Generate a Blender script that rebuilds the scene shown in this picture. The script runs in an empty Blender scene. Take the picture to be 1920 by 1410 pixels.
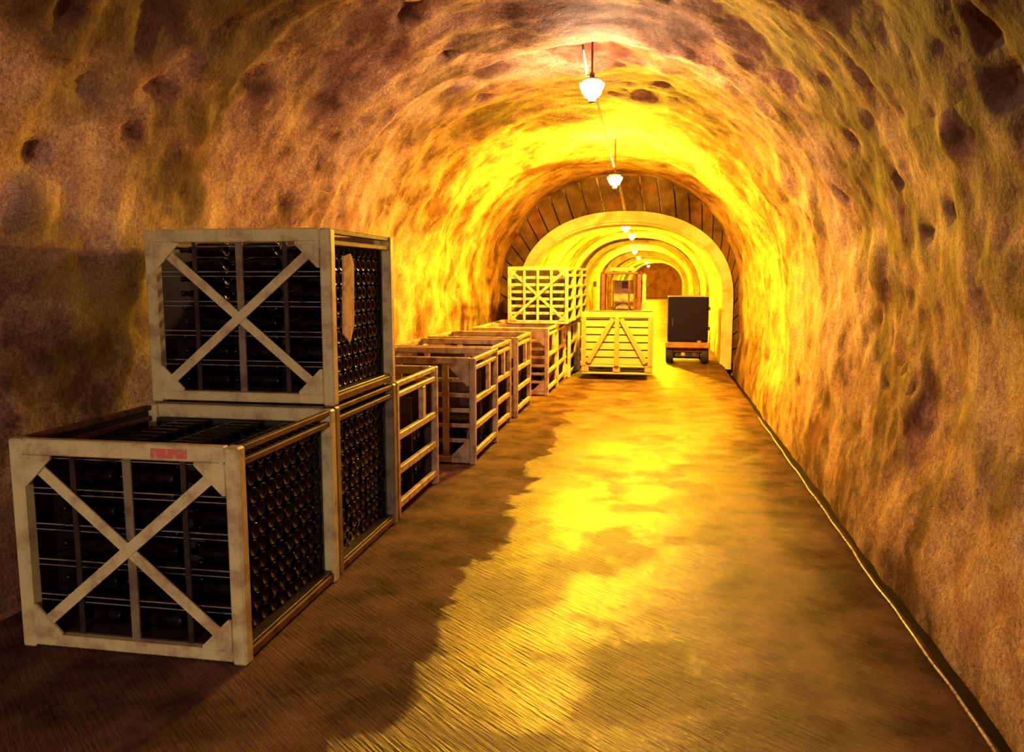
import bpy, bmesh, math, random
from mathutils import Vector, Matrix, noise

random.seed(7)
sc = bpy.context.scene
col = sc.collection
PI = math.pi

# ------------------------------------------------------------------ camera, world, exposure
F, W0, H0 = 1500.0, 1920, 1410            # focal length in pixels of the 1920x1410 frame
CAMZ = 1.8
TH = math.atan(185 / F)
PS = math.atan(275 / F * math.cos(TH))
cw = Vector((-math.sin(PS) * math.cos(TH), math.cos(PS) * math.cos(TH), -math.sin(TH)))
cr = Vector((math.cos(PS), math.sin(PS), 0))
cu = cr.cross(cw)
cam_d = bpy.data.cameras.new('camera'); cam_d.sensor_width = 36; cam_d.lens = F / W0 * 36
cam_d.clip_start = 0.05; cam_d.clip_end = 200
cam = bpy.data.objects.new('camera', cam_d); col.objects.link(cam)
cam.matrix_world = Matrix(((cr.x, cu.x, -cw.x, 0), (cr.y, cu.y, -cw.y, 0), (cr.z, cu.z, -cw.z, CAMZ), (0, 0, 0, 1)))
sc.camera = cam

wd = bpy.data.worlds.new('world'); sc.world = wd; wd.use_nodes = True
wd.node_tree.nodes['Background'].inputs[0].default_value = (0, 0, 0, 1)
wd.node_tree.nodes['Background'].inputs[1].default_value = 0
vs = sc.view_settings
sc.display_settings.display_device = 'sRGB'
vs.view_transform = 'Standard'; vs.look = 'None'; vs.gamma = 1; vs.use_curve_mapping = False
vs.exposure = 1.5
sc.cycles.max_bounces = 6; sc.cycles.diffuse_bounces = 4; sc.cycles.glossy_bounces = 3
sc.cycles.sample_clamp_indirect = 6; sc.cycles.caustics_reflective = False; sc.cycles.caustics_refractive = False

# lamps of the gallery: (x, y, z, strength, colour); built further down as fixtures
AMBER = (1.0, 0.53, 0.006)
LAMPS = [  # depth by depth down the gallery
    (-0.631, 7.51, 3.50, 190, (1.0, 0.57, 0.30)),
    (-0.675, 12.3, 3.247, 2100, (1.0, 0.53, 0.012)),
    (-0.83, 20.3, 3.02, 2600, AMBER),
    (-0.81, 24.5, 3.02, 2000, AMBER),
    (-1.07, 36.4, 2.93, 1600, AMBER),
    (-1.10, 44.6, 2.84, 1600, AMBER),
    (-0.84, 55.2, 2.80, 1600, AMBER),
    (-0.85, 67.0, 2.72, 1600, AMBER),
]
REAR_FILL = (-0.7, -5.0, 1.9, 900, (1.0, 0.80, 0.66))  # unseen fill lamp, added behind the camera to brighten the cage fronts


def ray(px, py):
    return (cw * F + cr * (px - W0 / 2) - cu * (py - H0 / 2)).normalized()


# ------------------------------------------------------------------ helpers
def link(o):
    col.objects.link(o); return o


def tag(o, label, cat, group=None):
    o['label'] = label; o['category'] = cat
    if group: o['group'] = group
    return o


def empty(name, loc, rz=0.0):
    o = bpy.data.objects.new(name, None); o.location = loc; o.rotation_euler = (0, 0, rz)
    o.empty_display_size = 0.1
    return link(o)


def mesh_obj(name, me, mat=None, parent=None, mw=None):
    o = bpy.data.objects.new(name, me)
    if mat is not None and not me.materials: me.materials.append(mat)
    if parent is not None: o.parent = parent
    if mw is not None: o.matrix_local = mw
    return link(o)


_cache = {}


def cbox_mesh(sx, sy, sz, mat, c=None):
    key = (round(sx, 4), round(sy, 4), round(sz, 4), mat.name, c)
    if key in _cache: return _cache[key]
    if c is None: c = min(sx, sy, sz) * 0.14
    pts = []
    for a in (-1, 1):
        for b in (-1, 1):
            for d in (-1, 1):
                x, y, z = a * sx / 2, b * sy / 2, d * sz / 2
                pts += [(x - a * c, y - b * c, z), (x - a * c, y, z - d * c), (x, y - b * c, z - d * c)]
    bm = bmesh.new()
    for p in pts: bm.verts.new(p)
    bmesh.ops.convex_hull(bm, input=bm.verts)
    bmesh.ops.dissolve_limit(bm, angle_limit=0.01, verts=bm.verts, edges=bm.edges)
    me = bpy.data.meshes.new('bar'); bm.to_mesh(me); bm.free()
    me.materials.append(mat); _cache[key] = me
    return me


def box(name, x0, x1, y0, y1, z0, z1, mat, parent=None, c=None):
    """chamfered box given by its extents in the parent's space"""
    me = cbox_mesh(x1 - x0, y1 - y0, z1 - z0, mat, c)
    return mesh_obj(name, me, None, parent, Matrix.Translation(((x0 + x1) / 2, (y0 + y1) / 2, (z0 + z1) / 2)))


def bar(name, p, q, w, t, mat, parent=None, up=(0, 1, 0)):
    """flat bar from p to q; w across, t along `up`"""
    p, q = Vector(p), Vector(q)
    d = q - p; L = d.length; d.normalize()
    u = Vector(up); s = d.cross(u).normalized(); u = s.cross(d)
    me = cbox_mesh(w, t, L, mat)
    m = Matrix(((s.x, u.x, d.x, 0), (s.y, u.y, d.y, 0), (s.z, u.z, d.z, 0), (0, 0, 0, 1)))
    m = Matrix.Translation((p + q) / 2) @ m
    return mesh_obj(name, me, None, parent, m)


def prism(name, pts, axis, a0, a1, mat, parent=None):
    """extrude a polygon (2d points) along axis 'x' | 'y' | 'z' from a0 to a1"""
    bm = bmesh.new()

    def P(u, v, a):
        return {'x': (a, u, v), 'y': (u, a, v), 'z': (u, v, a)}[axis]
    A = [bm.verts.new(P(u, v, a0)) for u, v in pts]; B = [bm.verts.new(P(u, v, a1)) for u, v in pts]
    bm.faces.new(A); bm.faces.new(B[::-1]); n = len(pts)
    for i in range(n): bm.faces.new((A[i], B[i], B[(i + 1) % n], A[(i + 1) % n]))
    bmesh.ops.recalc_face_normals(bm, faces=bm.faces)
    me = bpy.data.meshes.new(name); bm.to_mesh(me); bm.free()
    return mesh_obj(name, me, mat, parent)


def lathe_mesh(name, prof, n, mat, axis='z', smooth=True):
    """prof: list of (r, h)"""
    vs_, fs = [], []
    for r, h in prof:
        for i in range(n):
            a = 2 * PI * i / n
            c, s = r * math.cos(a), r * math.sin(a)
            vs_.append({'z': (c, s, h), 'x': (h, c, s), 'y': (c, h, s)}[axis])
    for k in range(len(prof) - 1):
        for i in range(n):
            j = (i + 1) % n
            fs.append((k * n + i, k * n + j, (k + 1) * n + j, (k + 1) * n + i))
    fs.append(tuple(range(n))[::-1]); fs.append(tuple((len(prof) - 1) * n + i for i in range(n)))
    me = bpy.data.meshes.new(name); me.from_pydata(vs_, [], fs)
    bm = bmesh.new(); bm.from_mesh(me); bmesh.ops.recalc_face_normals(bm, faces=bm.faces); bm.to_mesh(me); bm.free()
    if smooth:
        me.polygons.foreach_set('use_smooth', [True] * len(me.polygons))
    me.materials.append(mat)
    return me


def tube_mesh(name, pts, r, n, mat):
    bm = bmesh.new(); rings = []
    for i, p in enumerate(pts):
        p = Vector(p)
        d = (Vector(pts[min(i + 1, len(pts) - 1)]) - Vector(pts[max(i - 1, 0)])).normalized()
        up = Vector((0, 0, 1)) if abs(d.z) < 0.9 else Vector((1, 0, 0))
        s = d.cross(up).normalized(); u = s.cross(d)
        rings.append([bm.verts.new(p + s * r * math.cos(2 * PI * k / n) + u * r * math.sin(2 * PI * k / n)) for k in range(n)])
    for a, b in zip(rings, rings[1:]):
        for k in range(n): bm.faces.new((a[k], a[(k + 1) % n], b[(k + 1) % n], b[k]))
    bm.faces.new(rings[0][::-1]); bm.faces.new(rings[-1])
    bmesh.ops.recalc_face_normals(bm, faces=bm.faces)
    for f in bm.faces: f.smooth = True
    me = bpy.data.meshes.new(name); bm.to_mesh(me); bm.free(); me.materials.append(mat)
    return me


# ------------------------------------------------------------------ materials
class NT:
    def __init__(s, name):
        s.m = bpy.data.materials.new(name); s.m.use_nodes = True
        s.t = s.m.node_tree; s.b = s.t.nodes['Principled BSDF']

    def n(s, typ, **kw):
        o = s.t.nodes.new(typ)
        for k, v in kw.items():
            if k.startswith('i_'):
                key = k[2:]
                o.inputs[int(key) if key.isdigit() else key.replace('_', ' ')].default_value = v
            else: setattr(o, k, v)
        return o

    def l(s, a, b): s.t.links.new(a, b)

    def noise(s, vec, scale, detail=4, rough=0.55, dist=0.0):
        o = s.n('ShaderNodeTexNoise'); o.inputs['Scale'].default_value = scale
        o.inputs['Detail'].default_value = detail; o.inputs['Roughness'].default_value = rough
        o.inputs['Distortion'].default_value = dist
        if vec is not None: s.l(vec, o.inputs['Vector'])
        return o.outputs['Fac']

    def ramp(s, fac, stops):
        o = s.n('ShaderNodeValToRGB'); e = o.color_ramp.elements
        while len(e) < len(stops): e.new(0.5)
        for el, (p, c) in zip(e, stops):
            el.position = p; el.color = (*c, 1) if len(c) == 3 else c
        s.l(fac, o.inputs[0]); return o.outputs[0]

    def mix(s, fac, a, b, mode='MIX'):
        o = s.n('ShaderNodeMix', data_type='RGBA', blend_type=mode)
        for sock, v in ((o.inputs[0], fac), (o.inputs[6], a), (o.inputs[7], b)):
            if hasattr(v, 'is_linked') or hasattr(v, 'links'): s.l(v, sock)
            elif isinstance(v, (int, float)): sock.default_value = v
            else: sock.default_value = (*v, 1)
        return o.outputs[2]

    def math(s, op, a, b=0.0, clamp=False):
        o = s.n('ShaderNodeMath', operation=op); o.use_clamp = clamp
        for sock, v in ((o.inputs[0], a), (o.inputs[1], b)):
            if isinstance(v, (int, float)): sock.default_value = v
            else: s.l(v, sock)
        return o.outputs[0]

    def maprange(s, v, a, b, c=0.0, d=1.0):
        o = s.n('ShaderNodeMapRange', interpolation_type='SMOOTHSTEP')
        s.l(v, o.inputs[0])
        for i, x in enumerate((a, b, c, d)): o.inputs[i + 1].default_value = x
        return o.outputs[0]

    def bump(s, h, strength, dist, prev=None):
        o = s.n('ShaderNodeBump'); o.inputs['Strength'].default_value = strength; o.inputs['Distance'].default_value = dist
        s.l(h, o.inputs['Height'])
        if prev is not None: s.l(prev, o.inputs['Normal'])
        return o.outputs[0]


def rock_material(name, light, mid, dark, grain=0.7):
    k = NT(name)
    pos = k.n('ShaderNodeNewGeometry').outputs['Position']
    big = k.noise(pos, 0.9, 6, 0.6, 0.6)
    med = k.noise(pos, 3.2, 6, 0.62, 0.3)
    c1 = k.ramp(k.math('ADD', k.math('MULTIPLY', big, 0.6), k.math('MULTIPLY', med, 0.4)),
                [(0.42, dark), (0.505, mid), (0.61, light)])
    gr = k.noise(pos, 120, 2, 0.7)
    c2 = k.mix(grain, c1, k.ramp(gr, [(0.30, (0.12, 0.07, 0.06)), (0.5, (0.5, 0.5, 0.5)), (0.72, (1.0, 0.95, 0.9))]), 'OVERLAY')
    gr2 = k.noise(pos, 38, 3, 0.7)
    c2 = k.mix(grain, c2, k.ramp(gr2, [(0.34, (0.22, 0.18, 0.17)), (0.5, (0.5, 0.5, 0.5)), (0.68, (0.8, 0.78, 0.75))]), 'OVERLAY')
    # greenish and reddish patches of the stone itself
    hue = k.noise(pos, 1.7, 5, 0.6)
    c2 = k.mix(k.maprange(hue, 0.52, 0.70, 0, 0.35), c2, (0.40, 0.13, 0.07), 'MIX')
    c2 = k.mix(k.maprange(hue, 0.46, 0.32, 0, 0.12), c2, (0.42, 0.36, 0.22), 'MIX')
    at = k.n('ShaderNodeAttribute', attribute_name='stain_shade')
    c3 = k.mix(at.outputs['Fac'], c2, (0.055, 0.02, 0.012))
    k.l(c3, k.b.inputs['Base Color'])
    k.b.inputs['Roughness'].default_value = 0.72
    k.b.inputs['Specular IOR Level'].default_value = 0.25
    bmp = k.bump(med, 0.35, 0.03)
    bmp = k.bump(k.noise(pos, 14, 6, 0.65), 0.6, 0.018, bmp)
    bmp = k.bump(gr, 0.4, 0.004, bmp)
    k.l(bmp, k.b.inputs['Normal'])
    return k.m


def paint_material(name, base, worn, rough=0.5, metallic=0.0, scale=9):
    k = NT(name)
    tc = k.n('ShaderNodeTexCoord').outputs['Object']
    pos = k.n('ShaderNodeNewGeometry').outputs['Position']
    f = k.noise(pos, scale, 5, 0.6)
    c = k.ramp(f, [(0.36, worn), (0.52, base), (0.75, tuple(min(1, x * 1.15) for x in base))])
    g = k.noise(pos, 220, 2)
    c = k.mix(0.25, c, k.ramp(g, [(0.3, (0.2, 0.2, 0.2)), (0.7, (0.85, 0.85, 0.85))]), 'OVERLAY')
    k.l(c, k.b.inputs['Base Color'])
    k.b.inputs['Roughness'].default_value = rough; k.b.inputs['Metallic'].default_value = metallic
    k.l(k.bump(k.noise(pos, 60, 3), 0.2, 0.003), k.b.inputs['Normal'])
    return k.m


def wood_material(name, a, b, rough=0.6, axis=0):
    k = NT(name)
    tc = k.n('ShaderNodeTexCoord').outputs['Object']
    mp = k.n('ShaderNodeMapping'); s = [14, 14, 14]; s[axis] = 1.2
    mp.inputs['Scale'].default_value = s; k.l(tc, mp.inputs[0])
    oi = k.n('ShaderNodeObjectInfo')
    ad = k.n('ShaderNodeVectorMath', operation='ADD'); k.l(mp.outputs[0], ad.inputs[0]); k.l(oi.outputs['Random'], ad.inputs[1])
    f = k.noise(ad.outputs[0], 1.6, 6, 0.65, 0.8)
    c = k.ramp(f, [(0.3, a), (0.7, b)])
    k.l(c, k.b.inputs['Base Color']); k.b.inputs['Roughness'].default_value = rough
    k.l(k.bump(f, 0.3, 0.004), k.b.inputs['Normal'])
    return k.m


ROCK = rock_material('limestone_wall', (0.66, 0.48, 0.33), (0.42, 0.255, 0.165), (0.13, 0.055, 0.04))
PLASTER = rock_material('arch_plaster', (0.86, 0.74, 0.52), (0.80, 0.67, 0.46), (0.58, 0.43, 0.28), 0.15)
VOUSS = rock_material('voussoir_stone', (0.17, 0.10, 0.06), (0.11, 0.055, 0.03), (0.06, 0.025, 0.015), 0.2)
ENDROCK = rock_material('far_rock', (0.46, 0.20, 0.09), (0.38, 0.16, 0.07), (0.24, 0.08, 0.04), 0.2)
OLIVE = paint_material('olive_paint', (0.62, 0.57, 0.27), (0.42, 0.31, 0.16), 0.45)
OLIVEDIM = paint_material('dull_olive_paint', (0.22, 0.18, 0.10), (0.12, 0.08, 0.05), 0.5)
TAN = paint_material('tan_paint', (0.50, 0.39, 0.22), (0.26, 0.15, 0.08), 0.5)
PALE = paint_material('pale_steel', (0.62, 0.52, 0.32), (0.40, 0.26, 0.14), 0.4)
RUST = paint_material('rusty_steel', (0.15, 0.07, 0.04), (0.07, 0.03, 0.018), 0.55, 0.0)
RUST.node_tree.nodes['Principled BSDF'].inputs['Specular IOR Level'].default_value = 0.12
DARKST = paint_material('dark_steel', (0.045, 0.028, 0.02), (0.02, 0.01, 0.008), 0.4, 0.2)
LATH = wood_material('lath_wood', (0.05, 0.03, 0.02), (0.10, 0.07, 0.04), 0.5)
CRATEW = wood_material('crate_wood', (0.46, 0.33, 0.15), (0.60, 0.45, 0.22), 0.6)
CRATEV = wood_material('crate_batten_wood', (0.34, 0.22, 0.09), (0.46, 0.32, 0.14), 0.6, 2)
RUBBER = paint_material('rubber', (0.02, 0.017, 0.015), (0.01, 0.008, 0.008), 0.7)
ORANGEP = paint_material('orange_paint', (0.50, 0.22, 0.04), (0.30, 0.10, 0.03), 0.45)
REDPAINT = paint_material('red_brown_paint', (0.16, 0.05, 0.02), (0.09, 0.025, 0.012), 0.4)
PAPER = paint_material('tag_paper', (0.62, 0.42, 0.24), (0.36, 0.18, 0.10), 0.8)
REDLAB = paint_material('red_label', (0.62, 0.12, 0.08), (0.55, 0.36, 0.22), 0.7, 0, 24)
BLACKV = paint_material('dark_vehicle_panel', (0.010, 0.003, 0.002), (0.006, 0.002, 0.0015), 0.30, 0.0, 4)
BLACKV.node_tree.nodes['Principled BSDF'].inputs['Specular IOR Level'].default_value = 0.15
CABLE = paint_material('cable_rubber', (0.12, 0.09, 0.06), (0.05, 0.03, 0.02), 0.35)


def bottle_material():
    k = NT('dark_bottle_glass')
    k.b.inputs['Specular IOR Level'].default_value = 0.22
    k.b.inputs['Roughness'].default_value = 0.16
    k.b.inputs['IOR'].default_value = 1.5
    pos = k.n('ShaderNodeNewGeometry').outputs['Position']
    d = k.noise(pos, 25, 4)
    k.l(k.maprange(d, 0.35, 0.75, 0.10, 0.42), k.b.inputs['Roughness'])
    k.l(k.ramp(d, [(0.45, (0.002, 0.0016, 0.0012)), (0.8, (0.010, 0.006, 0.004))]), k.b.inputs['Base Color'])
    return k.m


GLASS = bottle_material()


def floor_material():
    k = NT('wet_concrete')
    pos = k.n('ShaderNodeNewGeometry').outputs['Position']
    sp = k.n('ShaderNodeSeparateXYZ'); k.l(pos, sp.inputs[0])
    x = sp.outputs[0]
    wob = k.math('MULTIPLY', k.math('SUBTRACT', k.noise(pos, 1.3, 6, 0.6, 0.5), 0.5), 0.9)
    xx = k.math('ADD', x, wob)
    wet = k.math('MULTIPLY', k.maprange(xx, -1.12, -1.04), k.maprange(xx, 1.12, 0.72))
    pud = k.maprange(k.noise(pos, 1.6, 5, 0.6, 0.4), 0.40, 0.58)
    n2 = k.noise(pos, 3.0, 6, 0.6)
    dry = k.ramp(n2, [(0.38, (0.05, 0.021, 0.015)), (0.66, (0.17, 0.092, 0.06))])
    wetc = k.ramp(n2, [(0.38, (0.045, 0.02, 0.014)), (0.60, (0.18, 0.105, 0.068))])
    c = k.mix(wet, dry, wetc)
    gr = k.noise(pos, 150, 2, 0.7)
    c = k.mix(0.35, c, k.ramp(gr, [(0.3, (0.15, 0.1, 0.1)), (0.7, (0.9, 0.88, 0.85))]), 'OVERLAY')
    k.l(c, k.b.inputs['Base Color'])
    r = k.math('SUBTRACT', 0.80, k.math('MULTIPLY', wet, k.math('ADD', 0.22, k.math('MULTIPLY', pud, 0.22))))
    k.l(r, k.b.inputs['Roughness'])
    k.l(k.math('ADD', 0.12, k.math('MULTIPLY', wet, 0.6)), k.b.inputs['Specular IOR Level'])
    # broom marks left in the concrete, running slantwise over the floor
    mp = k.n('ShaderNodeMapping'); mp.inputs['Rotation'].default_value = (0, 0, BROOM)
    mp.vector_type = 'TEXTURE'; mp.inputs['Scale'].default_value = (0.22, 0.016, 1); k.l(pos, mp.inputs[0])
    br = k.noise(mp.outputs[0], 1.0, 3, 0.6)
    bmp = k.bump(k.noise(pos, 5, 5), 0.25, 0.02)
    bmp = k.bump(br, 1.0, 0.012, bmp)
    bmp = k.bump(gr, 0.3, 0.003, bmp)
    k.l(bmp, k.b.inputs['Normal'])
    return k.m


BROOM = math.radians(-40)
FLOOR = floor_material()


def lamp_material(name, colr, strength):
    m = bpy.data.materials.new(name); m.use_nodes = True
    t = m.node_tree; t.nodes.clear()
    e = t.nodes.new('ShaderNodeEmission'); e.inputs[0].default_value = (*colr, 1); e.inputs[1].default_value = strength
    o = t.nodes.new('ShaderNodeOutputMaterial'); t.links.new(e.outputs[0], o.inputs[0])
    return m


# ------------------------------------------------------------------ the gallery (setting)
Y_HEAD = 17.2          # the head wall where the gallery narrows
YEND = 74.0


def bend(y):
    return 0.00062 * max(0.0, y - 36) ** 2


def prm(y):
    """left x, right x, spring z, crown z of the bare bore at depth y"""
    if y <= Y_HEAD:
        return -3.38, 1.66, 1.25, 3.88
    d = min(1.0, (y - 17.9) / 45)
    b = bend(y)
    return -2.98 + b, 1.52 + b, 1.15, 3.30 - 0.30 * d


def profile(P, u):
    """u in 0..1 from left floor over the crown to right floor; returns x, z and the inward normal"""
    xl, xr, sp, cr_ = P
    cx, a, b = (xl + xr) / 2, (xr - xl) / 2, cr_ - sp
    Lw = sp; La = PI * (a + b) / 2 * 1.0; T = 2 * Lw + La
    s = u * T
    if s < Lw:
        t = s / Lw
        return xl - 0.0 * t, s, 1, 0
    if s > Lw + La:
        return xr, T - s, -1, 0
    th = PI - (s - Lw) / La * PI
    c, sn = math.cos(th), math.sin(th)
    e = 2 / 2.25
    x = cx + a * math.copysign(abs(c) ** e, c); z = sp + b * abs(sn) ** e
    nx, nz = -c / a, -sn / b
    l = math.hypot(nx, nz)
    return x, z, nx / l, nz / l


def hit(px, py):
    """where the sight line through a photo pixel meets the bare bore"""
    d = ray(px, py); o = Vector((0, 0, CAMZ)); t = 0.5
    while t < 60:
        p = o + d * t
        xl, xr, sp, cr_ = prm(p.y)
        cx, a, b = (xl + xr) / 2, (xr - xl) / 2, cr_ - sp
        if p.z < 0: break
        if p.z <= sp: out = p.x < xl or p.x > xr
        else: out = abs((p.x - cx) / a) ** 2.25 + ((p.z - sp) / b) ** 2.25 > 1
        if out: return p
        t += 0.01
    return o + d * t


# hollows broken out of the rock: photo pixel, radius, depth, stain
PITS = []
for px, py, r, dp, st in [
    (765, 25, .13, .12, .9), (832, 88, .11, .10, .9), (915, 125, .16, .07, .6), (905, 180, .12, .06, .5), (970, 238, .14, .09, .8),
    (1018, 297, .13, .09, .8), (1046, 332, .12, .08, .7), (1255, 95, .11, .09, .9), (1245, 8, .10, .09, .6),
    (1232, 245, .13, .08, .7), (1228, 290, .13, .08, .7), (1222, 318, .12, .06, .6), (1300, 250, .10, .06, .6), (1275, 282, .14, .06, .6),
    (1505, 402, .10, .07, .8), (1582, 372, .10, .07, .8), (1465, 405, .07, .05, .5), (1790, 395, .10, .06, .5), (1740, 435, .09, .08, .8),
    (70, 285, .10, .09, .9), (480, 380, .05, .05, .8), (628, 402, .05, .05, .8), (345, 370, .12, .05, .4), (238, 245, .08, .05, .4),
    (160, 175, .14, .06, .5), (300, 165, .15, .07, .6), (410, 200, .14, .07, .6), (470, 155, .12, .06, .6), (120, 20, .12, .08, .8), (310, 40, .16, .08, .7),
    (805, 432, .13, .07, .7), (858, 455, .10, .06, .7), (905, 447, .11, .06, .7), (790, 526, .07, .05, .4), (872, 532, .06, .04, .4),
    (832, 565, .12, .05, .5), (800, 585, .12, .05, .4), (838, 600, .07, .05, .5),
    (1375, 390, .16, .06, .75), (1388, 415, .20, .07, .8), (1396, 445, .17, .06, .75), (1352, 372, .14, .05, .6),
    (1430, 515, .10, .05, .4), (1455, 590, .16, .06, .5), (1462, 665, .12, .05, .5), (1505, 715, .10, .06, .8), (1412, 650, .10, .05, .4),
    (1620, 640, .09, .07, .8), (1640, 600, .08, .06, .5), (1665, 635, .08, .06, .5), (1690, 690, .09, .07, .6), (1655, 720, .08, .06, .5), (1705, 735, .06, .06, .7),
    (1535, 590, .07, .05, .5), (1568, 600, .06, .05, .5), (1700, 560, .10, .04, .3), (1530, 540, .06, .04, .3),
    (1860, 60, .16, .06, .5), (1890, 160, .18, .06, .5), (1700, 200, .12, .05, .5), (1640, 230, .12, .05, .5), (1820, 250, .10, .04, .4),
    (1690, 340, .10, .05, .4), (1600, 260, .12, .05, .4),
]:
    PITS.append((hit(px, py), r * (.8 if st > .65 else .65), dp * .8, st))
# soot patches, plus ridge and corner shade painted onto the rock: photo pixel, radius, strength
SOOT_SHADE = [(hit(px, py), r, k_) for px, py, r, k_ in [
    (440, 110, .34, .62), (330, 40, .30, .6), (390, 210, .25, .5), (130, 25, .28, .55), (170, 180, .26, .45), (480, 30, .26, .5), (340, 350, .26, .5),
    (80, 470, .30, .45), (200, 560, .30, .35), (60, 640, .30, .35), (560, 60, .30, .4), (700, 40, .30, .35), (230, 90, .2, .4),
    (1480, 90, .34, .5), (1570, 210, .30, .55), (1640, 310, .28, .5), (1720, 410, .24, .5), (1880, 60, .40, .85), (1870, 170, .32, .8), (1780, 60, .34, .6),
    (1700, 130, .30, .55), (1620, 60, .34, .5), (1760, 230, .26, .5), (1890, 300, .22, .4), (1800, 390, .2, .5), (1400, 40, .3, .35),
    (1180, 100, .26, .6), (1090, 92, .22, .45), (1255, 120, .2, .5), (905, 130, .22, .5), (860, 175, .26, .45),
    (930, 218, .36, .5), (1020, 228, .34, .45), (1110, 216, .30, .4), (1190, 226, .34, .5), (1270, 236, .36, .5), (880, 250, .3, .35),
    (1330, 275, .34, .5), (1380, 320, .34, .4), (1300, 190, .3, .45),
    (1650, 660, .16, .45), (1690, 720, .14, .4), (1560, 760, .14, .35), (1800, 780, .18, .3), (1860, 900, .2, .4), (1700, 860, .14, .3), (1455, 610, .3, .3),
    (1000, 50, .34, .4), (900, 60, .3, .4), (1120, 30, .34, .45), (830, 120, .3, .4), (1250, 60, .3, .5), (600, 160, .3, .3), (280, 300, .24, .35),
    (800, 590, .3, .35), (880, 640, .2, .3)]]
KNOBS = [(hit(px, py), r, dp) for px, py, r, dp in [
    (1640, 505, .28, .07), (1690, 1000, .22, .05), (1100, 125, .30, .05), (1470, 330, .25, .06), (60, 380, .18, .05), (1800, 245, .16, .05),
    (870, 170, .25, .05), (1500, 620, .22, .05), (740, 360, .18, .05)]]
RIDGES = [(3.6, .05), (5.0, .05), (7.25, .10), (10.4, .07), (12.9, .07), (14.3, .05)]


def displace(p, nx, nz, u):
    """inward displacement and stain of the rough rock at p"""
    v = Vector(p)
    rough = 1.0 if v.y < Y_HEAD else 0.42
    d = 0.10 * noise.fractal(v * 0.55 + Vector((3, 1, 7)), 1.0, 2.0, 3)
    d += 0.030 * noise.fractal(v * 1.9 + Vector((9, 4, 2)), 0.9, 2.1, 4)
    d += 0.012 * noise.fractal(v * 7.5, 0.9, 2.0, 3)
    # chisel marks running round the bore
    d += 0.004 * noise.noise(Vector((v.x * 1.2, v.y * 6.0, v.z * 1.2)))
    if v.z > 2.2 and v.y < Y_HEAD:
        for yr, h in RIDGES:
            yy = v.y - yr - 0.35 * noise.noise(Vector((v.x * 0.9, yr, v.z)))
            if -1.1 < yy < 0.16:
                d += h * min(1, (v.z - 2.2) / 0.7) * (math.exp(-((yy / 0.07) ** 2)) if yy > 0 else max(0, 1 + yy / 1.1))
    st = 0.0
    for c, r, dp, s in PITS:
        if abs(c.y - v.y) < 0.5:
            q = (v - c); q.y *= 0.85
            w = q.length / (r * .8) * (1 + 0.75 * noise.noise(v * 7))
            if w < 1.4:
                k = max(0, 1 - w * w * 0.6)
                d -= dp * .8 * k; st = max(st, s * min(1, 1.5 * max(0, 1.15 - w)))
    for c, r, k_ in SOOT_SHADE:  # soot, and shade painted along the ridges and upper corners
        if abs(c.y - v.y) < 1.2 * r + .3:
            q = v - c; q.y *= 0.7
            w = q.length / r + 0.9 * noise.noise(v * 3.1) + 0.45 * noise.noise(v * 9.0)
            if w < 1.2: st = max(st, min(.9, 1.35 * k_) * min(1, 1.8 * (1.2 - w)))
    for c, r, dp in KNOBS:
        w = (v - c).length / r
        if w < 1: d += dp * (1 - w * w)
    return d * rough, st


def bore(name, u0, u1, nu, ys, mat):
    vs_, fs, stn = [], [], []
    for y in ys:
        P = prm(y)
        for i in range(nu + 1):
            u = u0 + (u1 - u0) * i / nu
            x, z, nx, nz = profile(P, u)
            d, st = displace((x, y, z), nx, nz, u)
            low = min(1.0, z / 0.5)
            d *= 0.35 + 0.65 * low
            if z < 0.55 and x > 0: d += 0.10 * (0.55 - z) / 0.55      # foot of the wall flaring out to the gutter
            vs_.append((x + nx * d, y, z + nz * d - (0.28 if z < 0.001 else 0))); stn.append(st)
    m = nu + 1
    for k in range(len(ys) - 1):
        for i in range(nu):
            fs.append((k * m + i, k * m + i + 1, (k + 1) * m + i + 1, (k + 1) * m + i))
    me = bpy.data.meshes.new(name); me.from_pydata(vs_, [], fs)
    a = me.attributes.new('stain_shade', 'FLOAT', 'POINT'); a.data.foreach_set('value', stn)
    me.polygons.foreach_set('use_smooth', [True] * len(fs))
    o = mesh_obj(name, me, mat); o['kind'] = 'structure'
    return o


def yrange(segs):
    out = []
    for a, b, st in segs:
        n = max(1, round((b - a) / st))
        out += [a + (b - a) * i / n for i in range(n)]
    out.append(segs[-1][1]); return out


YS = yrange([(-10, 0.5, .5), (0.5, 2, .12), (2, 9, .045), (9, 13, .06), (13, 17.2, .09)])
YS2 = yrange([(17.2, 17.9, .35), (17.9, 26, .15), (26, 40, .3), (40, YEND, .6)])
UL, UR = 0.24, 0.76
for part, ys in (('near', YS), ('far', YS2)):
    k = 1 if part == 'near' else 0.5
    sfx = {'near': '', 'far': ''}[part]
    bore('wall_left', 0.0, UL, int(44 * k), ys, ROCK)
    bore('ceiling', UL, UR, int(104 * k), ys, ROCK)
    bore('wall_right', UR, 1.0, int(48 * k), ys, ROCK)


def sheet(name, pts, mat):
    me = bpy.data.meshes.new(name); me.from_pydata(pts, [], [tuple(range(len(pts)))])
    o = mesh_obj(name, me, mat); o['kind'] = 'structure'; return o


def plug(name, y, mat, thick=0.3):
    """an end wall across the bore"""
    P = prm(y); n = 40
    P = (P[0] - .3, P[1] + .3, P[2], P[3] + .3)
    ring = [profile(P, i / n)[:2] for i in range(n + 1)]
    o = prism(name, [(x, z - (0.2 if z < .001 else 0)) for x, z in ring], 'y', y, y + thick, mat)
    o['kind'] = 'structure'; return o


plug('wall_back', YEND - .3, ENDROCK)
plug('wall_front', -10.1, ROCK)

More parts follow.
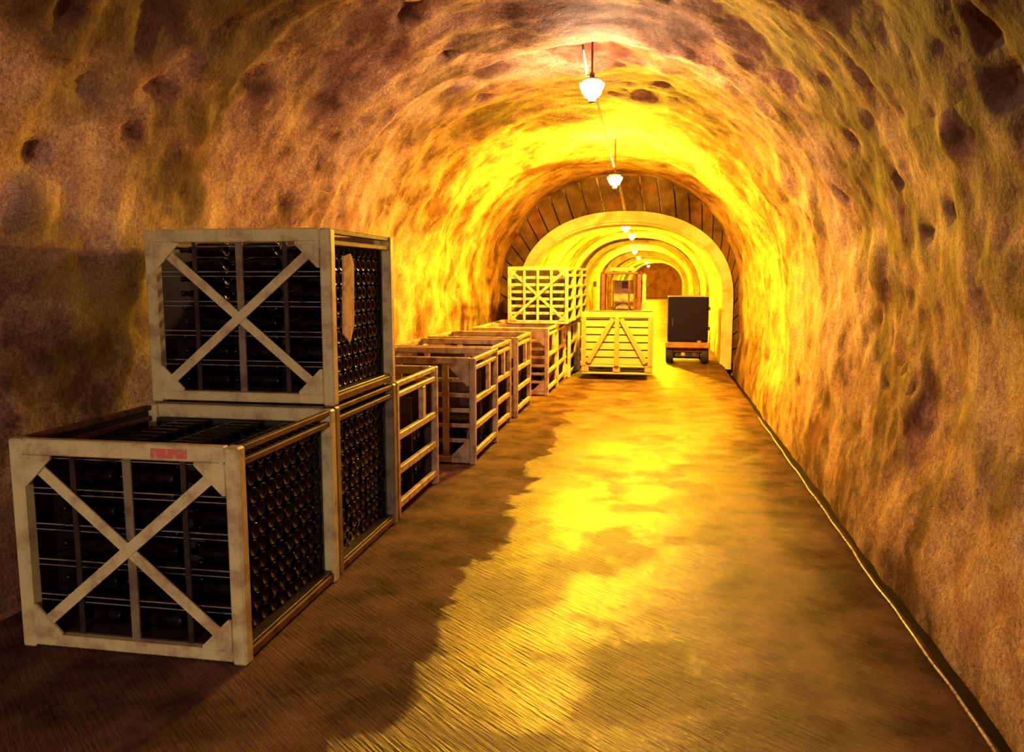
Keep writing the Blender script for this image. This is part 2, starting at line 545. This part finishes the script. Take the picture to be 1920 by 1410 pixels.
# floor: a wet concrete slab with an uneven right edge along the gutter
GX = 1.33
bm = bmesh.new(); rows = []
ys = yrange([(-10, 1.5, .5), (1.5, 12, .07), (12, 20, .2), (20, YEND, 1.0)])
for y in ys:
    b = bend(y); row = []
    xs = [-3.6, -3.2, -2.6, -2, -1.6, -1.2, -.9, -.6, -.3, 0, .3, .6, .85, 1.05, 1.18, GX]
    for j, x in enumerate(xs):
        z = 0.0
        if x > -1.6:
            z = 0.008 * noise.noise(Vector((x * 1.1, y * 0.8, 2))) - 0.004
        xx = x + (0.018 * noise.noise(Vector((0, y * 1.3, 5))) + 0.006 * noise.noise(Vector((0, y * 7, 5))) if j == len(xs) - 1 else 0)
        row.append(bm.verts.new((xx + b, y, z)))
    e = row[-1].co
    row.append(bm.verts.new((e.x + .012, y, e.z - .012))); row.append(bm.verts.new((e.x + .02, y, -.30)))
    rows.append(row)
for r0, r1 in zip(rows, rows[1:]):
    for i in range(len(r0) - 1):
        bm.faces.new((r0[i], r0[i + 1], r1[i + 1], r1[i]))
for f in bm.faces: f.smooth = True
me = bpy.data.meshes.new('floor'); bm.to_mesh(me); bm.free()
o = mesh_obj('floor', me, FLOOR); o['kind'] = 'structure'
# gutter bed between the slab and the right wall
bm = bmesh.new(); rows = []
for y in yrange([(-10, 1.5, .8), (1.5, 17.2, .15), (17.2, YEND, 1.2)]):
    b = bend(y)
    rows.append([bm.verts.new((x + b, y, z + 0.012 * noise.noise(Vector((x * 4, y * 2.2, 1))))) for x, z in
                 ((GX + .015, -.26), (GX + .07, -.26), (GX + .13, -.25), (GX + .22, -.24), (GX + .50, -.24))])
for r0, r1 in zip(rows, rows[1:]):
    for i in range(4): bm.faces.new((r0[i], r0[i + 1], r1[i + 1], r1[i]))
for f in bm.faces: f.smooth = True
me = bpy.data.meshes.new('trim_1'); bm.to_mesh(me); bm.free()
GUTTER = paint_material('gutter_concrete', (0.02, 0.011, 0.008), (0.01, 0.005, 0.004), 0.7, 0, 4)
GUTTER.node_tree.nodes['Principled BSDF'].inputs['Specular IOR Level'].default_value = 0.04
o = mesh_obj('trim_1', me, GUTTER); o['kind'] = 'structure'


def arch_ring(name, y0, y1, Pin, Pout, mat, n=56):
    """a rib: everything between two profiles from y0 to y1"""
    bm = bmesh.new(); R = []
    for P, y in ((Pin, y0), (Pin, y1), (Pout, y1), (Pout, y0)):
        pts = []
        for i in range(n + 1):
            x, z, nx, nz = profile(P, i / n)
            pts.append(bm.verts.new((x, y, z - (0.1 if z < .001 else 0))))
        R.append(pts)
    for a, b in ((0, 1), (1, 2), (2, 3), (3, 0)):
        for i in range(n): bm.faces.new((R[a][i], R[a][i + 1], R[b][i + 1], R[b][i]))
    bmesh.ops.recalc_face_normals(bm, faces=bm.faces)
    bev = [e for e in bm.edges if all(v in R[0] for v in e.verts) or all(v in R[1] for v in e.verts)]
    bmesh.ops.bevel(bm, geom=bev, offset=0.05, segments=3, affect='EDGES')
    for f in bm.faces: f.smooth = True
    me = bpy.data.meshes.new(name); bm.to_mesh(me); bm.free()
    me.set_sharp_from_angle(angle=0.7)
    o = mesh_obj(name, me, mat); o['kind'] = 'structure'
    return o


RIN = (-2.76, 1.30, 1.35, 2.90)      # clear opening of the narrowing arch
ROUT = (-2.98, 1.52, 1.35, 3.17)
# head wall of dressed stones round the arch: a backing and each stone a part
HOUT = (-3.7, 1.9, 1.3, 4.15)
arch = arch_ring('trim_2', Y_HEAD + .12, Y_HEAD + .5, ROUT, HOUT, ROCK)
prof_out = (-3.50, 1.70, 1.3, 3.96)
NS = 30
for i in range(NS):
    if i in (0, 1, NS - 2, NS - 1): pass
    u0, u1 = i / NS + .0018, (i + 1) / NS - .0018
    pts_in = [profile(ROUT, u0 + (u1 - u0) * k / 2)[:2] for k in range(3)]
    pts_out = [profile(prof_out, u0 + (u1 - u0) * k / 2)[:2] for k in range(3)]
    pr = random.uniform(0, .05)
    st = prism('stone', pts_in + pts_out[::-1], 'y', Y_HEAD - .03 - pr, Y_HEAD + .14, VOUSS, arch)
# the plastered arch itself and the ribs further down
arch_ring('trim_3', Y_HEAD - .12, Y_HEAD + .75, RIN, ROUT, PLASTER)
k = 4
for y, ins, dep in ((20.8, .16, .5), (23.0, .10, .3), (26.5, .16, .5), (31, .14, .5), (37, .16, .6), (42, .24, 1.2), (50, .16, .6), (58, .16, .6)):
    P = prm(y)
    arch_ring('trim_%d' % k, y, y + dep, (P[0] + ins, P[1] - ins, P[2], P[3] - ins), (P[0] - .3, P[1] + .3, P[2], P[3] + .3), PLASTER, 40); k += 1

# ------------------------------------------------------------------ bottles
prof = [(0.012, 0.022), (0.034, 0.004), (0.040, 0.0), (0.0425, 0.004), (0.0432, 0.02), (0.0432, 0.165), (0.040, 0.19), (0.030, 0.215),
        (0.019, 0.245), (0.0145, 0.28), (0.0145, 0.292), (0.0168, 0.294), (0.0168, 0.306)]
# the bottle lies along x with its base at x = 0 and its neck towards -x
BOTTLE = lathe_mesh('bottle', [(r, -h) for r, h in prof], 12, GLASS, 'x')
prof_far = [(0.012, 0.022), (0.034, 0.004), (0.0425, 0.004), (0.0432, 0.012), (0.0432, 0.17), (0.0145, 0.26), (0.0145, 0.30)]
stuff_pts = []     # (world position, turned?) of the bottles beyond the counted ones


ORD = 'first second third fourth fifth sixth seventh eighth ninth tenth eleventh'.split()


def fill(cage_loc, w, d, h, rows, cols, sides, label, group, z0=0.122, pitch=0.089):
    """lay bottles in a cage; label None adds them to the uncounted rest"""
    x0, y0, zb = cage_loc
    n = 0
    for r in range(rows):
        for c in range(cols):
            for k in range(3):
                if not sides(r, c, k): continue
                x = x0 + w / 2 - 0.075 - k * 0.335 + random.uniform(-.008, .008)
                y = y0 + 0.125 + (c + .5) * (d - .212) / cols
                z = zb + z0 + r * pitch
                if label is None: stuff_pts.append((x, y, z)); continue
                b = bpy.data.objects.new('bottle', BOTTLE); b.location = (x, y, z)
                link(b); n += 1
                lay = 'top' if r == rows - 1 else 'bottom' if r == 0 else ORD[r] + '-from-bottom'
                if k == 0: lb = 'dark bottle base on aisle side of %s, %s layer, %s from front' % (label, lay, ORD[c])
                elif c == 0: lb = 'dark bottle across the front of %s, %s layer, %s' % (label, lay, ('', 'middle of three', 'nearest the wall')[k])
                else: lb = 'dark bottle on the open top of %s, %s from front, %s' % (label, ORD[c], ('', 'middle row', 'wall-side row')[k])
                tag(b, lb, 'bottle', group)
    return n


# ------------------------------------------------------------------ cages
CW, CD, CH = 1.19, 1.12, 1.04


def gusset(parent, x, z, sx, sz, y, s, mat, t=.012):
    """triangular corner plate in the front plane, legs towards (sx, sz)"""
    q = .3 * s
    pts = [(x, z), (x + sx * s, z), (x + sx * s, z + sz * q * .35), (x + sx * q * .35, z + sz * s), (x, z + sz * s)]
    return prism('gusset', pts, 'y', y, y + t, mat, parent)


def bottle_cage(loc, rz, label, mat, group='steel bottle cages with crossed braces', plain_top=False):
    r = empty('bottle_cage', loc, rz); tag(r, label, 'cage', group)
    w, d, h = CW / 2, CD, CH
    pw = .072
    for sx in (-1, 1):
        for y0 in (0, d - pw):
            box('post', *sorted((sx * w, sx * (w - pw))), y0, y0 + pw, 0, h - .002, mat, r)
    for y0 in (0.004, d - .054):
        box('top_rail', -w + pw, w - pw, y0, y0 + .05, h - .078, h, mat, r)
        box('bottom_rail', -w + pw, w - pw, y0, y0 + .05, .012, .07, mat, r)
    for sx in (-1, 1):
        xa, xb = sorted((sx * (w - .008), sx * (w - .045)))
        box('side_rail', xa, xb, pw, d - pw, h - .034, h - .004, RUST, r)
        box('side_rail', xa, xb, pw, d - pw, h - .098, h - .068, RUST, r)
        box('side_rail', xa, xb, pw, d - pw, .015, .06, RUST, r)
    # crossed braces, front and back
    for y in (.012, d - .020):
        bar('diagonal_brace', (-w + .07, y, .075), (w - .07, y, h - .085), .055, .012, mat, r)
        bar('diagonal_brace', (-w + .07, y + .013, h - .085), (w - .07, y + .013, .075), .055, .012, mat, r)
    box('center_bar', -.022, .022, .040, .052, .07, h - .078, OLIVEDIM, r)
    for x in (-.29, .29):
        box('back_bar', x - .014, x + .014, .042, .052, .07, h - .078, DARKST, r)
    for sx in (-1, 1):
        gusset(r, sx * (w - pw), h - .078, -sx, -1, .002, .15, mat)
        gusset(r, sx * (w - pw), .07, -sx, 1, .002, .15, mat)
    box('back_shade_sheet', -w + .02, w - .02, d - .066, d - .056, .07, h - .08, RUBBER, r)  # back and side sheets added so no light shows through the cage
    box('side_shade_sheet', -w + .012, -w + .024, pw, d - .08, .07, h - .04, RUBBER, r)
    # floor of the cage and the laths that part the layers
    box('floor_plate', -w + .02, w - .02, .05, d - .05, .055, .075, DARKST, r)
    for i in range(5):
        z = .122 + .089 * (2 * i + 1) + .0445
        box('lath', -w + .05, w - .05, .0535, .0595, z - .0025, z + .0025, LATHG, r)
        box('lath', -w + .05, w - .05, .0535, .0595, z - .030, z - .026, LATHG, r)
    return r


LATHG = paint_material('bright_wire', (0.34, 0.31, 0.27), (0.06, 0.05, 0.04), 0.35, 0.3, 9)


def slat_cage(loc, rz, label, mat, nbar=4, group='low cages with slatted sides'):
    r = empty('slatted_cage', loc, rz); tag(r, label, 'cage', group)
    w, d, h = CW / 2, CD, CH
    pw = .06
    for sx in (-1, 1):
        for y0 in (0, d - pw):
            box('post', *sorted((sx * w, sx * (w - pw))), y0, y0 + pw, 0, h - .002, mat, r)
    for y0 in (.004, d - .054):
        box('top_rail', -w + pw, w - pw, y0, y0 + .05, h - .07, h, mat, r)
        box('bottom_rail', -w + pw, w - pw, y0, y0 + .05, .012, .075, mat, r)
    box('center_post', w - .33, w - .27, .008, .05, .075, h - .07, mat, r)
    box('center_post', -.20, -.14, .008, .05, .075, h - .07, mat, r)
    for i in range(nbar):
        z = .075 + (h - .15) * (i + 1) / (nbar + 1)
        box('cross_bar', -w + pw, w - pw, .052, .068, z - .02, z + .02, mat, r)
    for sx in (-1, 1):
        gusset(r, sx * (w - pw), h - .07, -sx, -1, -.006, .20, mat)
        gusset(r, sx * (w - pw), .075, -sx, 1, -.006, .17, mat)
    for sx in (-1, 1):
        xa, xb = sorted((sx * (w - .006), sx * (w - .046)))
        box('side_rail', xa, xb, pw, d - pw, h - .045, h - .004, mat, r)
        box('side_rail', xa, xb, pw, d - pw, h - .125, h - .085, mat, r)
        for z in (.62, .36, .10):
            box('side_rail', xa, xb, pw, d - pw, z - .028, z + .028, mat, r)
        box('label_holder', xa, xb, d * .60, d * .60 + .09, .648, h - .125, mat, r)
    lin = DARKST if mat is TAN else RUST
    box('floor_plate', -w + .05, w - .05, .06, d - .06, .05, .075, lin, r)
    box('back_shade_sheet', -w + .05, w - .05, d - .075, d - .062, .08, h - .13, lin, r)  # this and the next two sheets are added to darken the inside
    box('side_shade_sheet', -w + .046, -w + .058, .072, d - .08, .08, h - .06, lin, r)
    box('inner_shade_sheet', -w + .07, w - .07, d * .5, d * .5 + .012, .08, h - .20, lin, r)
    return r


def grid_cage(loc, rz, label, mat, group='tall grid cages stacked on the row'):
    r = empty('grid_cage', loc, rz); tag(r, label, 'cage', group)
    w, d, h = .5, 1.0, .93
    pw = .055
    for sx in (-1, 1):
        for y0 in (0, d - pw):
            box('post', *sorted((sx * w, sx * (w - pw))), y0, y0 + pw, 0, h - .002, mat, r)
    for y0 in (.004, d - .054):
        box('top_rail', -w + pw, w - pw, y0, y0 + .05, h - .06, h, mat, r)
        box('bottom_rail', -w + pw, w - pw, y0, y0 + .05, 0, .055, mat, r)
        for i in range(3):
            x = -w + pw + (2 * w - 2 * pw) * (i + 1) / 4
            box('grid_bar', x - .020, x + .020, y0 + .004, y0 + .016, .055, h - .06, mat, r)
        for i in range(6):
            z = .055 + (h - .115) * (i + 1) / 7
            box('grid_bar', -w + pw, w - pw, y0 + .02, y0 + .034, z - .022, z + .022, mat, r)
        bar('diagonal_brace', (-w + pw, y0 - .004, .06), (w - pw, y0 - .004, h - .065), .045, .010, mat, r)
        bar('diagonal_brace', (-w + pw, y0 + .0135, h - .065), (w - pw, y0 + .0135, .06), .045, .003, mat, r)
    for sx in (-1, 1):
        xa, xb = sorted((sx * (w - .006), sx * (w - .04)))
        for z in (.03, .22, .41, .60, .79, h - .025):
            box('side_rail', xa, xb, pw, d - pw, z - .022, z + .022, mat, r)
        gusset(r, sx * (w - pw), h - .06, -sx, -1, -.004, .10, mat, .008)
        gusset(r, sx * (w - pw), .055, -sx, 1, -.004, .10, mat, .008)
    box('shelf_plate', -w + .05, w - .05, .10, d - .10, .02, .04, RUST, r)
    box('inner_shade_sheet', -w + .07, w - .07, .30, .312, .055, h - .06, DARKST, r)  # added dark sheets, standing in for shade behind the bars
    box('back_shade_sheet', -w + .06, w - .06, d - .075, d - .058, .055, h - .06, DARKST, r)
    return r


XA = -1.845 - CW / 2
A_ = (XA, 3.25, 0.0); B_ = (XA - .012, 4.395, 0.0); C_ = (XA - .012, 4.385, CH + .004)
ca = bottle_cage(A_, 0, 'nearest olive steel bottle cage, single, on the floor at the left edge', OLIVE)
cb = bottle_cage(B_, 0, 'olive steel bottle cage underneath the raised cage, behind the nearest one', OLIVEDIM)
cc = bottle_cage(C_, 0, 'olive steel bottle cage stacked on top, highest of the near cages', OLIVE)
# lettered sticker on the nearest cage's top rail and the paper tag on the raised cage's side
box('sticker', .16, .34, -.0005, .0035, CH - .064, CH - .020, REDLAB, ca, .0005)['label'] = 'faded red sticker on the top rail'
tg = prism('hanging_tag', [(.16, CH - .62), (.26, CH - .68), (.33, CH - .58), (.35, CH - .2), (.30, CH - .14), (.19, CH - .16)], 'x', CW / 2 - .008, CW / 2 + .004, PAPER, cc)
tg['label'] = 'pale paper tag hanging on the aisle side'

fill(A_, CW, CD, CH, 10, 10, lambda r, c, k: k == 0 or c == 0 or r == 9,
     'nearest cage', 'bottles in the nearest cage')
fill(C_, CW, CD, CH, 10, 10, lambda r, c, k: k == 0 or c == 0,
     'raised cage', 'bottles in the raised cage')
fill(B_, CW, CD, CH, 10, 10, lambda r, c, k: k == 0 and r < 6, None, None)
fill(B_, CW, CD, CH, 10, 10, lambda r, c, k: k == 0 and r >= 6, 'lower stacked cage', 'bottles in the cage under the raised one')

row = [  # right face x, front y, turn, label, material
    (-1.865, 5.55, 0.0, 'tan slatted cage directly behind the two stacked bottle cages', TAN, 4),
    (-1.70, 7.38, 0.0, 'tan slatted cage jutting into the aisle, its corner post and gusset showing', TAN, 5),
    (-1.78, 8.62, 0.0, 'slatted cage right behind the one jutting into the aisle', TAN, 4),
    (-1.75, 10.02, 0.0, 'dark tan slatted cage just in front of the yellow-lit barred one', TAN, 4),
    (-1.62, 12.0, -0.01, 'yellow-lit slatted cage whose barred front faces the aisle mouth', PALE, 6),
    (-1.61, 13.15, 0.0, 'pale slatted cage in the low row, underneath the first grid cage', PALE, 5),
    (-1.53, 14.30, 0.0, 'pale slatted cage beside the wooden crate', PALE, 5),
    (-1.47, 15.45, 0.0, 'pale slatted cage beside the forklift, last of the low row', PALE, 5),
]
for i, (xr_, y, rz, lab, m, nb) in enumerate(row):
    slat_cage((xr_ - CW / 2, y, 0), rz, lab, m, nb)
    if i < 5:
        top = 6 if i in (0, 2, 3) else 4
        fill((xr_ - CW / 2 - .02, y, 0), CW - .04, CD, CH, top, 10, lambda r, c, k: (k == 0 and c not in (4, 5)) or c == 0 or (r == top - 1 and c not in (4, 5)), None, None)
grid_cage((-1.44 - .5, 13.0, CH + .003), 0, 'yellow-lit grid cage with crossed braces, first of the upper stack', PALE)
grid_cage((-1.43 - .5, 14.12, CH + .003), 0, 'grid cage in the middle of the upper stack, behind the first', TAN)
grid_cage((-1.42 - .5, 15.30, CH + .003), 0, 'grid cage at the far end of the upper stack, left of the forklift mast', TAN)

# the uncounted rest of the bottles: one object
bm = bmesh.new(); N = 8
for (x, y, z) in stuff_pts:
    R = []
    a0 = random.uniform(0, 1)
    for r, h in prof_far:
        R.append([bm.verts.new((x - h, y + r * math.cos(a0 + 2 * PI * i / N), z + r * math.sin(a0 + 2 * PI * i / N))) for i in range(N)])
    for p, q in zip(R, R[1:]):
        for i in range(N):
            f = bm.faces.new((p[i], q[i], q[(i + 1) % N], p[(i + 1) % N])); f.smooth = True
    bm.faces.new(R[0]); bm.faces.new(R[-1][::-1])
me = bpy.data.meshes.new('bottles'); bm.to_mesh(me); bm.free()
o = mesh_obj('bottles', me, GLASS); o['kind'] = 'stuff'
tag(o, 'rows of dark bottles lying in the lower and farther cages', 'bottles')

# ------------------------------------------------------------------ wooden crate on the forklift's forks
CX, CY, CWD, CDP = -.70, 14.12, 1.25, 1.12
cr8 = empty('wooden_crate', (CX, CY, .10)); tag(cr8, 'pale boarded wooden crate on skids in front of the forklift', 'crate')
hw = CWD / 2
ZB, ZT = .17, 1.10
nb = 7; bh = (ZT - ZB) / nb
for i in range(nb):
    z0 = ZB + i * bh
    box('board', -hw + .02, hw - .02, .022 + random.uniform(0, .003), .042, z0 + .004, z0 + bh - .020, CRATEW, cr8)
    box('board', -hw + .02, hw - .02, CDP - .042, CDP - .022, z0 + .004, z0 + bh - .020, CRATEW, cr8)
    for sx in (-1, 1):
        xa, xb = sorted((sx * (hw - .022), sx * (hw - .002)))
        box('board', xa, xb, .045, CDP - .045, z0 + .004, z0 + bh - .020, CRATEW, cr8)
box('top_board', -hw, hw, 0, .03, ZT - .10, ZT, CRATEW, cr8)
for sx in (-1, 1):
    box('corner_batten', *sorted((sx * hw, sx * (hw - .085))), 0, .022, ZB - .02, ZT - .10, CRATEV, cr8)
    for i in range(nb):
        nl = mesh_obj('nail', cbox_mesh(.012, .006, .012, DARKST), None, cr8, Matrix.Translation((sx * (hw - .04), -.001, ZB + (i + .5) * bh)))
    bar('diagonal_batten', (sx * (hw - .12), -.002, ZB + .03), (sx * .07, -.002, ZT - .12), .085, .044, CRATEV, cr8)
box('center_batten', -.04, .04, -.026, .024, ZB - .02, ZT - .10, CRATEV, cr8)
box('base_board', -hw, hw, .01, CDP - .01, ZB - .045, ZB - .005, CRATEW, cr8)
for x in (-hw + .07, 0, hw - .07):
    for y in (.07, CDP / 2, CDP - .07):
        box('skid_block', x - .065, x + .065, y - .06, y + .06, .03, ZB - .045, CRATEV, cr8)
for y in (.07, CDP / 2, CDP - .07):
    box('skid_board', -hw + .01, hw - .01, y - .05, y + .05, 0, .03, CRATEW, cr8)
for y0, y1 in ((.048, .056), (CDP - .056, CDP - .048)):
    box('gap_shade_sheet', -hw + .03, hw - .03, y0, y1, ZB, ZT - .03, DARKST, cr8)  # added dark sheet, puts the shade into the gaps between boards

# ------------------------------------------------------------------ forklift behind the crate
fk = empty('forklift', (-.70, 15.35, 0)); tag(fk, 'dark forklift with a double mast standing behind the wooden crate', 'forklift')
for sx in (-1, 1):
    box('mast_upright', *sorted((sx * .47, sx * .40)), .10, .22, .04, 1.86, PALE, fk)
    box('inner_mast', *sorted((sx * .385, sx * .30)), .11, .20, .08, 1.90, REDPAINT, fk)
    box('fork', *sorted((sx * .32, sx * .22)), -.95, .06, .186, .223, DARKST, fk)
    box('fork_shank', *sorted((sx * .32, sx * .22)), .02, .06, .223, .60, DARKST, fk)
    mesh_obj('lift_cylinder', lathe_mesh('lift_cylinder', [(.028, .1), (.028, 1.2), (.018, 1.21), (.018, 1.84)], 10, RUST), None, fk,
             Matrix.Translation((sx * .255, .17, 0)))
    mesh_obj('lift_chain', cbox_mesh(.03, .015, 1.3, RUST), None, fk, Matrix.Translation((sx * .15, .13, 1.1)))
    w_ = lathe_mesh('wheel', [(.10, -.07), (.21, -.08), (.23, -.06), (.23, .06), (.21, .08), (.10, .07)], 18, RUBBER, 'x')
    t = mesh_obj('wheel', w_, None, fk, Matrix.Translation((sx * .42, .52, .23)))
    mesh_obj('hub', lathe_mesh('hub', [(.09, -.085), (.09, .085)], 12, PALE, 'x'), None, t)
    w2 = lathe_mesh('wheel', [(.09, -.06), (.17, -.07), (.19, -.05), (.19, .05), (.17, .07), (.09, .06)], 18, RUBBER, 'x')
    t = mesh_obj('wheel', w2, None, fk, Matrix.Translation((sx * .40, 1.75, .19)))
    bar('guard_post', (sx * .42, .42, .9), (sx * .40, .62, 1.86), .05, .05, DARKST, fk)
    bar('guard_post', (sx * .42, 1.85, .95), (sx * .40, 1.70, 1.86), .05, .05, DARKST, fk)
    box('mirror', *sorted((sx * .47, sx * .53)), .09, .12, 1.62, 1.72, DARKST, fk)
box('mast_head', -.385, .385, .11, .20, 1.86, 1.90, REDPAINT, fk)
box('mast_cross_bar', -.40, .40, .13, .20, .95, 1.03, REDPAINT, fk)
box('carriage_plate', -.40, .40, .06, .10, .20, .34, RUST, fk)
box('carriage_plate', -.40, .40, .06, .10, .46, .56, RUST, fk)
box('guard_roof', -.42, .42, .55, 1.78, 1.86, 1.90, DARKST, fk)
box('guard_bar', -.24, .24, .40, .55, 1.92, 1.99, PALE, fk)
prism('body', [(.30, .12), (2.05, .12), (2.12, .5), (2.05, 1.0), (1.25, 1.02), (1.15, .62), (.75, .58), (.62, 1.05), (.36, 1.08), (.30, .6)], 'x', -.40, .40, REDPAINT, fk)
prism('counterweight', [(2.06, .14), (2.30, .25), (2.34, .8), (2.20, 1.02), (2.06, 1.0)], 'x', -.46, .46, RUST, fk)
box('seat', -.24, .24, 1.18, 1.62, 1.03, 1.14, DARKST, fk)
sb = box('seat_back', -.22, .22, 1.62, 1.72, 1.14, 1.74, PALE, fk)
mesh_obj('head_slot', cbox_mesh(.16, .014, .14, REDPAINT), None, sb, Matrix.Translation((.03, -.055, .20)))
sw = tube_mesh('steering_wheel', [(.16 * math.cos(a), .16 * math.sin(a) * .6, .16 * math.sin(a) * .8) for a in [2 * PI * i / 20 for i in range(21)]], .014, 6, DARKST)
mesh_obj('steering_wheel', sw, None, fk, Matrix.Translation((0, .82, 1.16)))
bar('steering_column', (0, .56, 1.0), (0, .82, 1.16), .04, .04, DARKST, fk, (1, 0, 0))

# ------------------------------------------------------------------ dark box trolley by the right wall
tr = empty('box_trolley', (.62, 16.98, 0)); tag(tr, 'tall dark box trolley on wheels against the right wall', 'trolley')
box('body', -.41, .41, .02, 1.25, .46, 1.40, BLACKV, tr, .012)
box('rear_door', -.39, .39, 0, .02, .49, 1.38, BLACKV, tr)
for z in (.75, 1.16):
    box('hinge', .40, .445, -.012, .05, z - .035, z + .035, DARKST, tr)
box('handle', -.33, -.30, -.03, 0, .80, .96, DARKST, tr)
box('bumper', -.45, .45, -.05, .08, .34, .455, ORANGEP, tr)
box('tail_lamp', .19, .27, -.065, -.05, .40, .50, ORANGEP, tr)
box('underframe', -.40, .40, .08, 1.2, .24, .34, RUST, tr)
for sx in (-1, 1):
    for y in (.2, 1.0):
        w_ = lathe_mesh('wheel', [(.06, -.07), (.175, -.075), (.19, -.055), (.19, .055), (.175, .075), (.06, .07)], 16, RUBBER, 'x')
        t = mesh_obj('wheel', w_, None, tr, Matrix.Translation((sx * .36, y, .19)))
        mesh_obj('hub', lathe_mesh('hub', [(.055, -.078), (.055, .078)], 12, PALE, 'x'), None, t)
for y in (.2, 1.0):
    mesh_obj('axle', lathe_mesh('axle', [(.025, -.32), (.025, .32)], 8, RUST, 'x'), None, tr, Matrix.Translation((0, y, .19)))
box('axle_housing', -.26, .26, .12, .28, .13, .24, DARKST, tr)
box('mud_flap', -.40, .40, .42, .44, .08, .34, RUBBER, tr)
box('spring_pack', -.12, -.04, .10, .3, .16, .24, PALE, tr)
box('spring_pack', .1, .18, .10, .3, .16, .24, RUST, tr)

# ------------------------------------------------------------------ lamps along the crown
def lamp(x, y, z, strength, colr, label, crown, shade=False):
    r = empty('ceiling_lamp', (x, y, z)); tag(r, label, 'lamp', 'lamps along the tunnel crown')
    mat = lamp_material('lamp_glow', colr, strength)
    g = lathe_mesh('glass_bowl', [(.03, -.085), (.060, -.078), (.085, -.040), (.108, .010), (.112, .035), (.07, .045)], 18, mat)
    mesh_obj('glass_bowl', g, None, r)
    if shade:
        mesh_obj('shade', lathe_mesh('shade', [(.06, .088), (.15, .055), (.155, .047), (.15, .047), (.06, .080)], 20, PALE), None, r)
    mesh_obj('collar', lathe_mesh('collar', [(.075, .0455), (.085, .05), (.085, .07), (.05, .085)], 16, RUST), None, r)
    mesh_obj('stem', lathe_mesh('stem', [(.022, .085), (.022, .13), (.010, .14), (.010, crown - z + .06)], 10, RUST), None, r)
    mesh_obj('end_cap', lathe_mesh('end_cap', [(.026, -.135), (.034, -.125), (.034, -.10), (.022, -.0855)], 12, PALE), None, r)
    return r


labs = ['nearest hanging lamp, large and white, high above the wet floor', 'second lamp from the camera, just before the stone arch',
        'larger of the two lamps just inside the plastered arch', 'smaller lamp right behind the first one inside the arch',
        'fifth lamp down the tunnel, upper of the middle pair', 'sixth lamp down the tunnel, lower of the middle pair',
        'upper of the two farthest lamps', 'farthest lamp, lowest in the row']
for (x, y, z, s, c), lb in zip(LAMPS, labs):
    lamp(x, y, z, s, c, lb, prm(y)[3] + (.05 if y < Y_HEAD else 0))
lamp(*REAR_FILL, 'unseen fill lamp added behind the viewer to light the cage fronts', 3.9)  # added fill, hung low; not one of the crown lamps

# supply cable under the crown, from before the first lamp to the second
pts = []
for (xa, ya, za), (xb, yb, zb), n in (((-.60, 6.75, 3.66), (-.63, 7.46, 3.63), 8), ((-.63, 7.46, 3.63), (-.64, 7.60, 3.62), 3), ((-.64, 7.60, 3.62), (-.674, 12.22, 3.40), 20)):
    for i in range(n):
        t = i / n
        pts.append((xa + (xb - xa) * t - (.045 if yb < 9 else 0), ya + (yb - ya) * t, za + (zb - za) * t - (.05 * math.sin(PI * t) if n == 20 else 0)))
o = mesh_obj('power_cable', tube_mesh('power_cable', pts, .012, 6, PALE))
tag(o, 'thin pale cable running along the ceiling between the first lamps', 'cable')

# wet hose along the gutter edge
pts = []
for i in range(150):
    y = 2.2 + (10.6 - 2.2) * i / 149
    x = GX - .008 + .004 * math.sin(i * .35) + .016 * noise.noise(Vector((0, y * .7, 3)))
    pts.append((x - .022, y, .010 + .002 * math.sin(i * .8)))
HOSE = paint_material('glint_hose', (0.42, 0.36, 0.32), (0.16, 0.09, 0.06), 0.2, 0, 30)  # pale base colour stands in for the wet glint
o = mesh_obj('hose', tube_mesh('hose', pts, .008, 8, HOSE))
tag(o, 'thin wet hose lying along the gutter edge by the right wall', 'hose')
